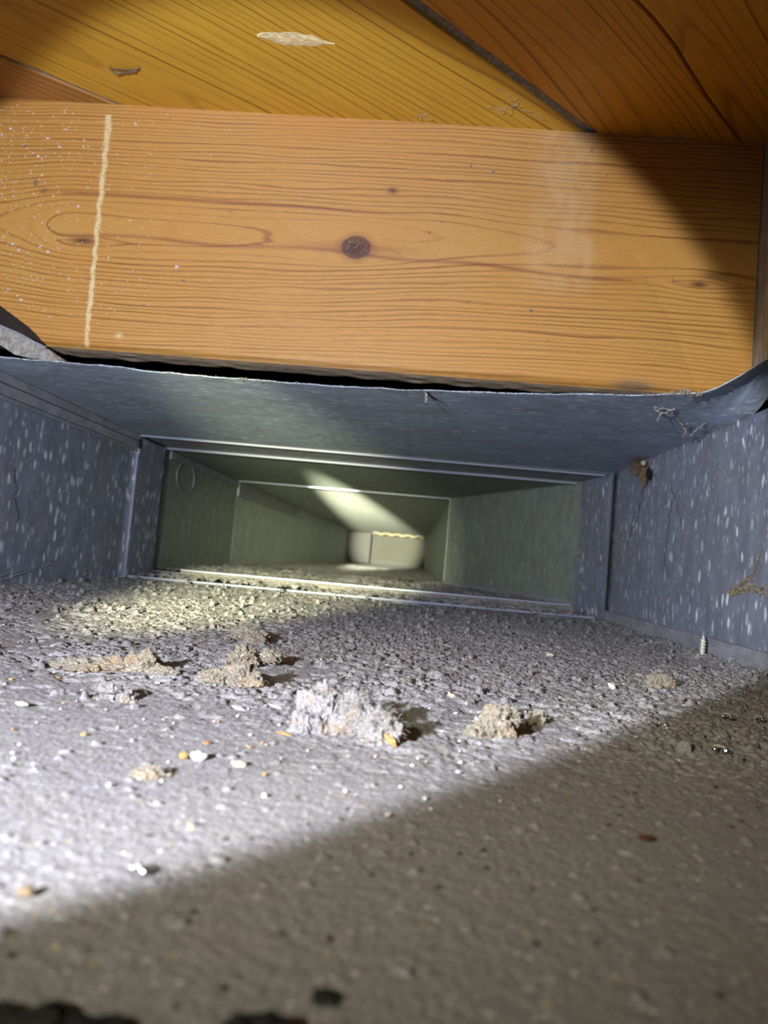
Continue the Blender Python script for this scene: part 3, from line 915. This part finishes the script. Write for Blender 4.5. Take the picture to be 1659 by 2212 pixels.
def clump(name, label, lobes, mat, fib=(60, .006), seed=1, fmat='fibre', cat='lint', grit=None):
    x, y = lobes[0][0], lobes[0][1]
    e = empty(name, (x, y, gz(x, y)), label, cat)
    L = []
    for i, (lx, ly, rx, ry, rz) in enumerate(lobes):
        L.append(blob_mesh((lx, ly, gz(lx, ly) + rz * .12), (rx, ry, rz), seed + i, 5 if rx > .006 else 4, .38, 2.2, True, .07))
    mesh('lint_body', *join(*L), M[mat], e, False)
    for i, (lx, ly, rx, ry, rz) in enumerate(lobes[:3]):
        if fib[0]: fibres((lx, ly, gz(lx, ly) + rz * .1), (rx, ry, rz), fib[0] // min(3, len(lobes)), fib[1], M[fmat], e, seed * 10 + i)
    if grit:
        sp = []
        for i in range(grit):
            lx, ly, rx, ry, rz = random.choice(lobes)
            a = random.uniform(0, 6.28); q = random.uniform(.5, 1.25)
            sp.append((lx + rx * q * math.cos(a), ly + ry * q * math.sin(a), gz(lx + rx * q * math.cos(a), ly + ry * q * math.sin(a)) + max(0, (1.1 - q)) * rz * .8 + .0004, random.uniform(.0004, .0011), 'z'))
        flakes('grit', sp, M['cream'], e)
    return e


clump('lint_clump', 'largest lint clump, fluffy grey on the left and brown on the right', [(-.0265, .2450, .0085, .0070, .0150), (-.0150, .2430, .0078, .0065, .0115), (-.0060, .2350, .0066, .0055, .0085), (-.0320, .2400, .0045, .0040, .0070)], 'lint_grey', (1000, .0055), 3, grit=40)
clump('lint_clump', 'tan fluffy lump with a dark shadow, right of the largest lint clump', [(.0360, .2600, .0072, .0060, .0100), (.0290, .2570, .0045, .0040, .0035)], 'lint_tan', (140, .005), 13, grit=20)
clump('lint_clump', 'long low crust of tan lint and chips on the left of the dust', [(-.1420, .3040, .0110, .0060, .0042), (-.1290, .3090, .0110, .0065, .0050), (-.1170, .3110, .0090, .0060, .0085), (-.1060, .3080, .0080, .0045, .0030)], 'lint_tan', (110, .005), 23, grit=160)
clump('lint_clump', 'rounded tan lint lump with pale chips at its far side, near a deep shadow', [(-.0690, .3020, .0095, .0065, .0085), (-.0800, .3010, .0070, .0055, .0050), (-.0740, .3140, .0110, .0040, .0030)], 'lint_tan', (110, .005), 33, grit=120)
clump('lint_clump', 'brownish crumbly mound behind the rounded tan lint lump', [(-.0820, .3600, .0085, .0100, .0085), (-.0700, .3650, .0060, .0060, .0050)], 'lint_tan', (80, .005), 43, grit=30)
clump('lint_clump', 'small ridge-shaped lint mound farthest back of the tan mounds', [(-.1010, .4450, .0130, .0080, .0070), (-.0920, .4300, .0070, .0070, .0045)], 'lint_tan', (60, .005), 47, grit=20)
clump('lint_clump', 'small white-topped lint tuft below the long low crust', [(-.1030, .2600, .0042, .0035, .0050), (-.1080, .2570, .0040, .0030, .0030)], 'lint_grey', (90, .004), 53, grit=30)
clump('lint_clump', 'small tan tuft behind the fluffy lump, casting a split shadow', [(.0560, .2900, .0040, .0035, .0050), (.0480, .3020, .0035, .0030, .0040)], 'lint_tan', (60, .004), 57, grit=10)
clump('lint_clump', 'pale crumb mound on the dust near the end of the beam shadow', [(.1500, .4150, .0080, .0060, .0055), (.1420, .4050, .0060, .0040, .0030)], 'lint_tan', (50, .004), 63, grit=16)
clump('lint_clump', 'blurred dun crumb left of the shadow edge near the bright corner', [(-.0640, .1840, .0045, .0035, .0022)], 'lint_tan', (30, .003), 67, grit=10)
# out-of-focus black lumps at the very front
for i, (c, s, lab) in enumerate((((-.0420, .0890), (.0080, .0030, .0020), 'blurred black lump in the lower left corner of the dust'),
                                 ((-.0310, .0865), (.0095, .0035, .0026), 'widest blurred black lump along the bottom edge'),
                                 ((-.0140, .0900), (.0052, .0032, .0038), 'blurred black lump with a domed top at bottom centre'),
                                 ((-.0068, .1010), (.0020, .0016, .0012), 'small dark crumb just right of the domed black lump'))):
    e = empty('dark_lump', (c[0], c[1], gz(*c)), lab, 'debris')
    mesh('lump_body', *blob_mesh((c[0], c[1], gz(*c)), s, 70 + i, 4, .4, 2, True), M['lint_dark'], e)


def chip(name, label, cat, c, size, ang, mat, seed, group=None, tilt=0.15, lev=2, lift=.0):
    z = gz(*c) + size[2] * .4 + lift
    V, F = blob_mesh((0, 0, 0), size, seed, lev, .3, 1.6, False, .1)
    R = Matrix.Rotation(ang, 3, 'Z') @ Matrix.Rotation(tilt, 3, 'Y')
    V = [tuple(R @ Vector(p)) for p in V]
    o = mesh(name, V, F, M[mat])
    o.location = (c[0], c[1], z)
    tag(o, label, cat, group)
    return o


chip('wood_chip', 'orange wood chip poking out at the right foot of the largest lint clump', 'chip', (-.0020, .2300), (.0032, .0013, .0011), -.6, 'orange', 1, tilt=.5, lift=.0012)
chip('wood_sliver', 'thin orange wood sliver lying left of the largest lint clump', 'chip', (-.0375, .2330), (.0030, .0004, .0004), .05, 'orange', 2, lift=.0006)
chip('flake', 'oval white flake in the middle of the left dust', 'flake', (-.0600, .2620), (.0030, .0016, .0007), -.1, 'white', 3, lift=.0006)
chip('flake', 'second pale flake, right of the oval white one', 'flake', (-.0478, .2715), (.0034, .0011, .0006), .05, 'white', 4, lift=.0006)
chip('flake', 'cream flake lying alone near the left edge of the dust', 'flake', (-.1295, .2375), (.0024, .0014, .0008), .2, 'cream', 5, lift=.0004)
chip('pebble', 'bright white lumpy pebble casting a short shadow', 'pebble', (-.0562, .2010), (.0024, .0017, .0014), .1, 'white', 6, lev=3, lift=.0006)
chip('pebble', 'orange lump touching the bright white pebble', 'pebble', (-.0603, .2003), (.0013, .0012, .0012), .4, 'orange', 7, lift=.0004)
chip('pebble', 'low cream crumb right of the white pebble', 'pebble', (-.0440, .1990), (.0022, .0014, .0009), .2, 'cream', 8, lift=.0004)
chip('pebble', 'blurred dark pebble in the brightest patch at the left edge', 'pebble', (-.0600, .1190), (.0016, .0012, .0010), .2, 'rust', 9, lift=.0002)
chip('brown_chip', 'dark red-brown chip alone in the shaded dust at right', 'chip', (.0618, .1745), (.0024, .0011, .0009), .3, 'brown', 10, lift=.0003)
chip('pebble', 'pale pebble in the middle of the dust, behind the tan fluffy lump', 'pebble', (.0235, .3260), (.0022, .0016, .0011), .3, 'cream', 11, lift=.0008)
chip('pebble', 'pale tan pebble left of centre, further back than its neighbour', 'pebble', (.0020, .3480), (.0034, .0022, .0016), .3, 'lint_tan', 12, lev=3, lift=.0008)
chip('flake', 'yellow flake near the right wall strip, far back', 'flake', (.1010, .4950), (.0030, .0014, .0012), .1, 'cream', 14, lift=.001)
chip('flake', 'white curled flake by the end of the beam shadow', 'flake', (.1130, .3850), (.0026, .0016, .0015), -.3, 'white', 15, lift=.0008, tilt=.6)

rs = random.Random(17)
for i in range(120):
    y = rs.uniform(.17, .42)
    x = rs.uniform(-.62, .2) * y * 1.0
    if x < XL + .02: continue
    if abs(x + .02) < .02 and abs(y - .242) < .02: continue
    s = rs.uniform(.0003, .0007)
    w_ = rs.random() < .5
    chip('grit', 'tiny white grit crumb on the lit left half of the dust' if w_ else 'tiny cream grit crumb on the lit left half of the dust', 'grit', (x, y), (s * rs.uniform(1, 1.9), s, s * .8), rs.uniform(0, 3),
         'white' if w_ else 'cream', i + 100, 'white grit crumbs on the dust' if w_ else 'cream grit crumbs on the dust', lev=1, lift=.0003)
for i in range(26):
    y = rs.uniform(.18, .40); x = rs.uniform(-.6, .0) * y
    s = rs.uniform(.0003, .0008)
    chip('wood_crumb', 'tiny orange wood crumb scattered on the lit left half of the dust', 'crumb', (x, y), (s * rs.uniform(1, 2.2), s * .8, s * .7), rs.uniform(0, 3), 'orange', i + 300, 'orange wood crumbs on the dust', lev=1, lift=.0003)


# bright metal drips / shavings
def shaving(label, c, s, seed):
    z = gz(*c)
    e = empty('solder_drop', (c[0], c[1], z), label, 'metal bit')
    rr = random.Random(seed)
    mesh('bead', *blob_mesh((c[0] - s * .9, c[1], z + s * .8), (s * .55, s * .5, s * .5), seed, 3, .2, 2, False, .05), M['shiny'], e, True)
    mesh('bead', *blob_mesh((c[0] + s * .9, c[1] - s * .4, z + s * .7), (s * .75, s * .6, s * .55), seed + 1, 3, .2, 2, False, .05), M['shiny'], e, True)
    pts = [(c[0] - s * 1.3 + s * 2.6 * k / 8, c[1] + s * .8 * math.sin(k), z + s * (.6 + .8 * math.sin(k * .4))) for k in range(9)]
    mesh('curl', *tube(pts, s * .22, 5), M['screw'], e)


shaving('largest shiny metal drop in the shaded dust near the right edge', (.1204, .2694), .0022, 1)
shaving('small shiny metal drop on the edge of the beam shadow', (.1112, .3036), .0014, 2)
shaving('shiny metal drop behind the largest one, nearer the wall', (.1499, .3305), .0018, 3)
shaving('shiny metal drop farthest right, by the frame edge', (.1660, .3342), .0016, 4)
shaving('blurred bluish metal bit on the shadow line at lower left', (-.0455, .1310), .0013, 5)

# screw standing point-up by the right wall
sx, sy = .2485, .600
sz = gz(sx, sy) - .001
e = empty('screw', (sx, sy, sz), 'small silver screw standing point up beside the right wall strip', 'screw')
V, F = [], []
n, k = 90, 12
for i in range(n):
    f = i / (n - 1)
    z = sz + .0165 * f
    for j in range(k):
        a = 2 * math.pi * j / k
        ph = (f * 6.5 - j / k) % 1.0
        rr = (.0019 + .0008 * max(0, 1 - abs(ph - .5) * 3.2)) * (1 if f < .72 else 1 - (f - .72) / .28 * .85)
        V.append((sx + rr * math.cos(a) + .0006 * f, sy + rr * math.sin(a), z))
for i in range(n - 1):
    for j in range(k):
        F.append((i * k + j, i * k + (j + 1) % k, (i + 1) * k + (j + 1) % k, (i + 1) * k + j))
F.append(tuple((n - 1) * k + j for j in range(k)))
F.append(tuple(range(k))[::-1])
mesh('threaded_shank', V, F, M['screw'], e, True)


# ------------------------------------------------------------------ cobwebs, nails and stains
def web(name, label, paths, r, mat, cat='cobweb'):
    x, y, z = paths[0][0]
    e_ = mesh(name, *join(*[tube(p, r, 4) for p in paths]), M[mat])
    tag(e_, label, cat)
    return e_


def wander(p, q, n=8, amp=.002, seed=0):
    rr = random.Random(seed)
    p, q = Vector(p), Vector(q)
    return [tuple(p.lerp(q, i / (n - 1)) + Vector((rr.uniform(-1, 1), rr.uniform(-1, 1), rr.uniform(-1, 1))) * amp * (0 if i in (0, n - 1) else 1)) for i in range(n)]


c0 = (.1900, .5640, .1385)
web('cobweb', 'tangled dusty cobweb hanging under the duct top, near its right corner',
    [wander((.182, .556, .1385), (.190, .566, .1340), 8, .0012, 1), wander((.190, .566, .1340), (.198, .556, .1385), 8, .0012, 2),
     wander((.186, .560, .1370), (.194, .572, .1360), 8, .0012, 3), wander((.190, .566, .1340), (.188, .566, .1290), 5, .0008, 4),
     wander((.196, .558, .1370), (.204, .575, .1380), 8, .0012, 5), wander((.182, .558, .138), (.200, .562, .1375), 8, .0012, 6)], .00042, 'fibre')
web('dust_strand', 'pale drooping dust strand along the top of the right wall corner',
    [wander((.213, .590, .138), (.236, .622, .131), 10, .0012, 11), wander((.225, .600, .137), (.238, .640, .132), 10, .0014, 12), wander((.236, .622, .131), (.240, .600, .1380), 8, .001, 13)], .0005, 'fibre')
web('nail', 'tiny dark nail point sticking down from the cut edge, with its thread of lint',
    [[(.000, .572, .1395), (.004, .574, .1365), (.0085, .577, .1350)]], .0009, 'grime', 'nail')
web('dust_strand', 'short pale strand dangling left of the tiny dark nail', [wander((-.001, .572, .1392), (-.0003, .573, .1310), 6, .0006, 21), wander((-.0005, .573, .1392), (.0008, .573, .133), 6, .0006, 22)], .0005, 'fibre')
cb = empty('corner_lint', (.2525, .80, .125), 'brown lint plug with a pale bead in the top right corner of the near duct', 'lint')
mesh('lint_body', *join(blob_mesh((.2540, .815, .130), (.007, .016, .008), 81, 4, .5, 2.5, False, .15), blob_mesh((.2560, .802, .120), (.0045, .010, .012), 82, 4, .5, 2.5, False, .15)), M['rust'], cb)
fibres((.252, .81, .125), (.009, .016, .013), 90, .012, M['fibre_dark'], cb, 5, .00022)
mesh('pale_bead', *blob_mesh((.2500, .789, .131), (.0028, .003, .003), 83, 3, .2, 2, False, .05), M['fibre'], cb)
mesh('black_gap', *blob_mesh((.2545, .782, .118), (.003, .003, .007), 84, 3, .2, 2, False, .05), M['grime'], cb)
web('dust_strand', 'thin dark strand hanging from the brown lint plug down the right wall',
    [wander((.2600, .815, .108), (.2605, .830, .072), 14, .0012, 31), wander((.2605, .830, .072), (.2605, .855, .050), 5, .001, 32)], .0005, 'fibre_dark')
web('dust_strand', 'brown hooked strand stuck halfway along the right wall',
    [wander((.2605, .722, .092), (.2605, .690, .055), 18, .0010, 33), wander((.2605, .722, .092), (.2605, .730, .099), 4, .0005, 34), wander((.2605, .725, .085), (.2605, .735, .01), 22, .0011, 35)], .00032, 'fibre_dark')
st = empty('dirt_streak', (.260, .56, .0), 'ochre branching dirt streak on the lower right wall', 'stain')
V, F = join(*[tube(wander(p, q, 30, .0022, s_ + w_ * 10), r_ * .42, 5) for w_ in range(3) for p, q, r_, s_ in (((.2616, .590, -.004), (.2616, .500, .004), .0011, 1), ((.2612, .582, -.006), (.2612, .545, .003), .0014, 2), ((.2616, .55, .004), (.2616, .535, .030), .0005, 3), ((.2612, .545, .0), (.2612, .50, -.006), .0009, 4), ((.2612, .575, -.001), (.2612, .55, .010), .0008, 5))])
mesh('streak', V, F, M['ochre'], st)
web('cobweb', 'wispy cobweb threads on the orange board beside the open joint',
    [wander((.036, .548, .3895), (.056, .560, .3885), 9, .0018, 41), wander((.056, .560, .3885), (.050, .580, .3895), 9, .0014, 42), wander((.040, .574, .3895), (.060, .566, .3885), 9, .0018, 43),
     wander((.030, .570, .3895), (.046, .5765, .389), 9, .0012, 44), wander((.06, .57, .389), (.082, .585, .3895), 9, .0012, 45)], .00022, 'fibre')
web('cobweb', 'small curl of web on the boards just above the middle of the joist', [wander((-.030, .588, .3895), (-.015, .592, .3895), 9, .0018, 46)], .0003, 'fibre')
web('dust_strand', 'pale curved scratch of lint low on the left duct wall', [wander((-.3940, .66, -.055), (-.3940, .75, -.040), 9, .0012, 51), wander((-.3940, .75, -.040), (-.3940, .86, -.050), 9, .0012, 52), wander((-.394, .62, -.057), (-.394, .70, -.045), 9, .001, 53)], .0003, 'fibre')
web('dust_strand', 'thin pale strand running down the left duct wall near the frame edge', [wander((-.3940, .655, .055), (-.3940, .670, .000), 9, .0014, 54)], .0003, 'fibre_dark')
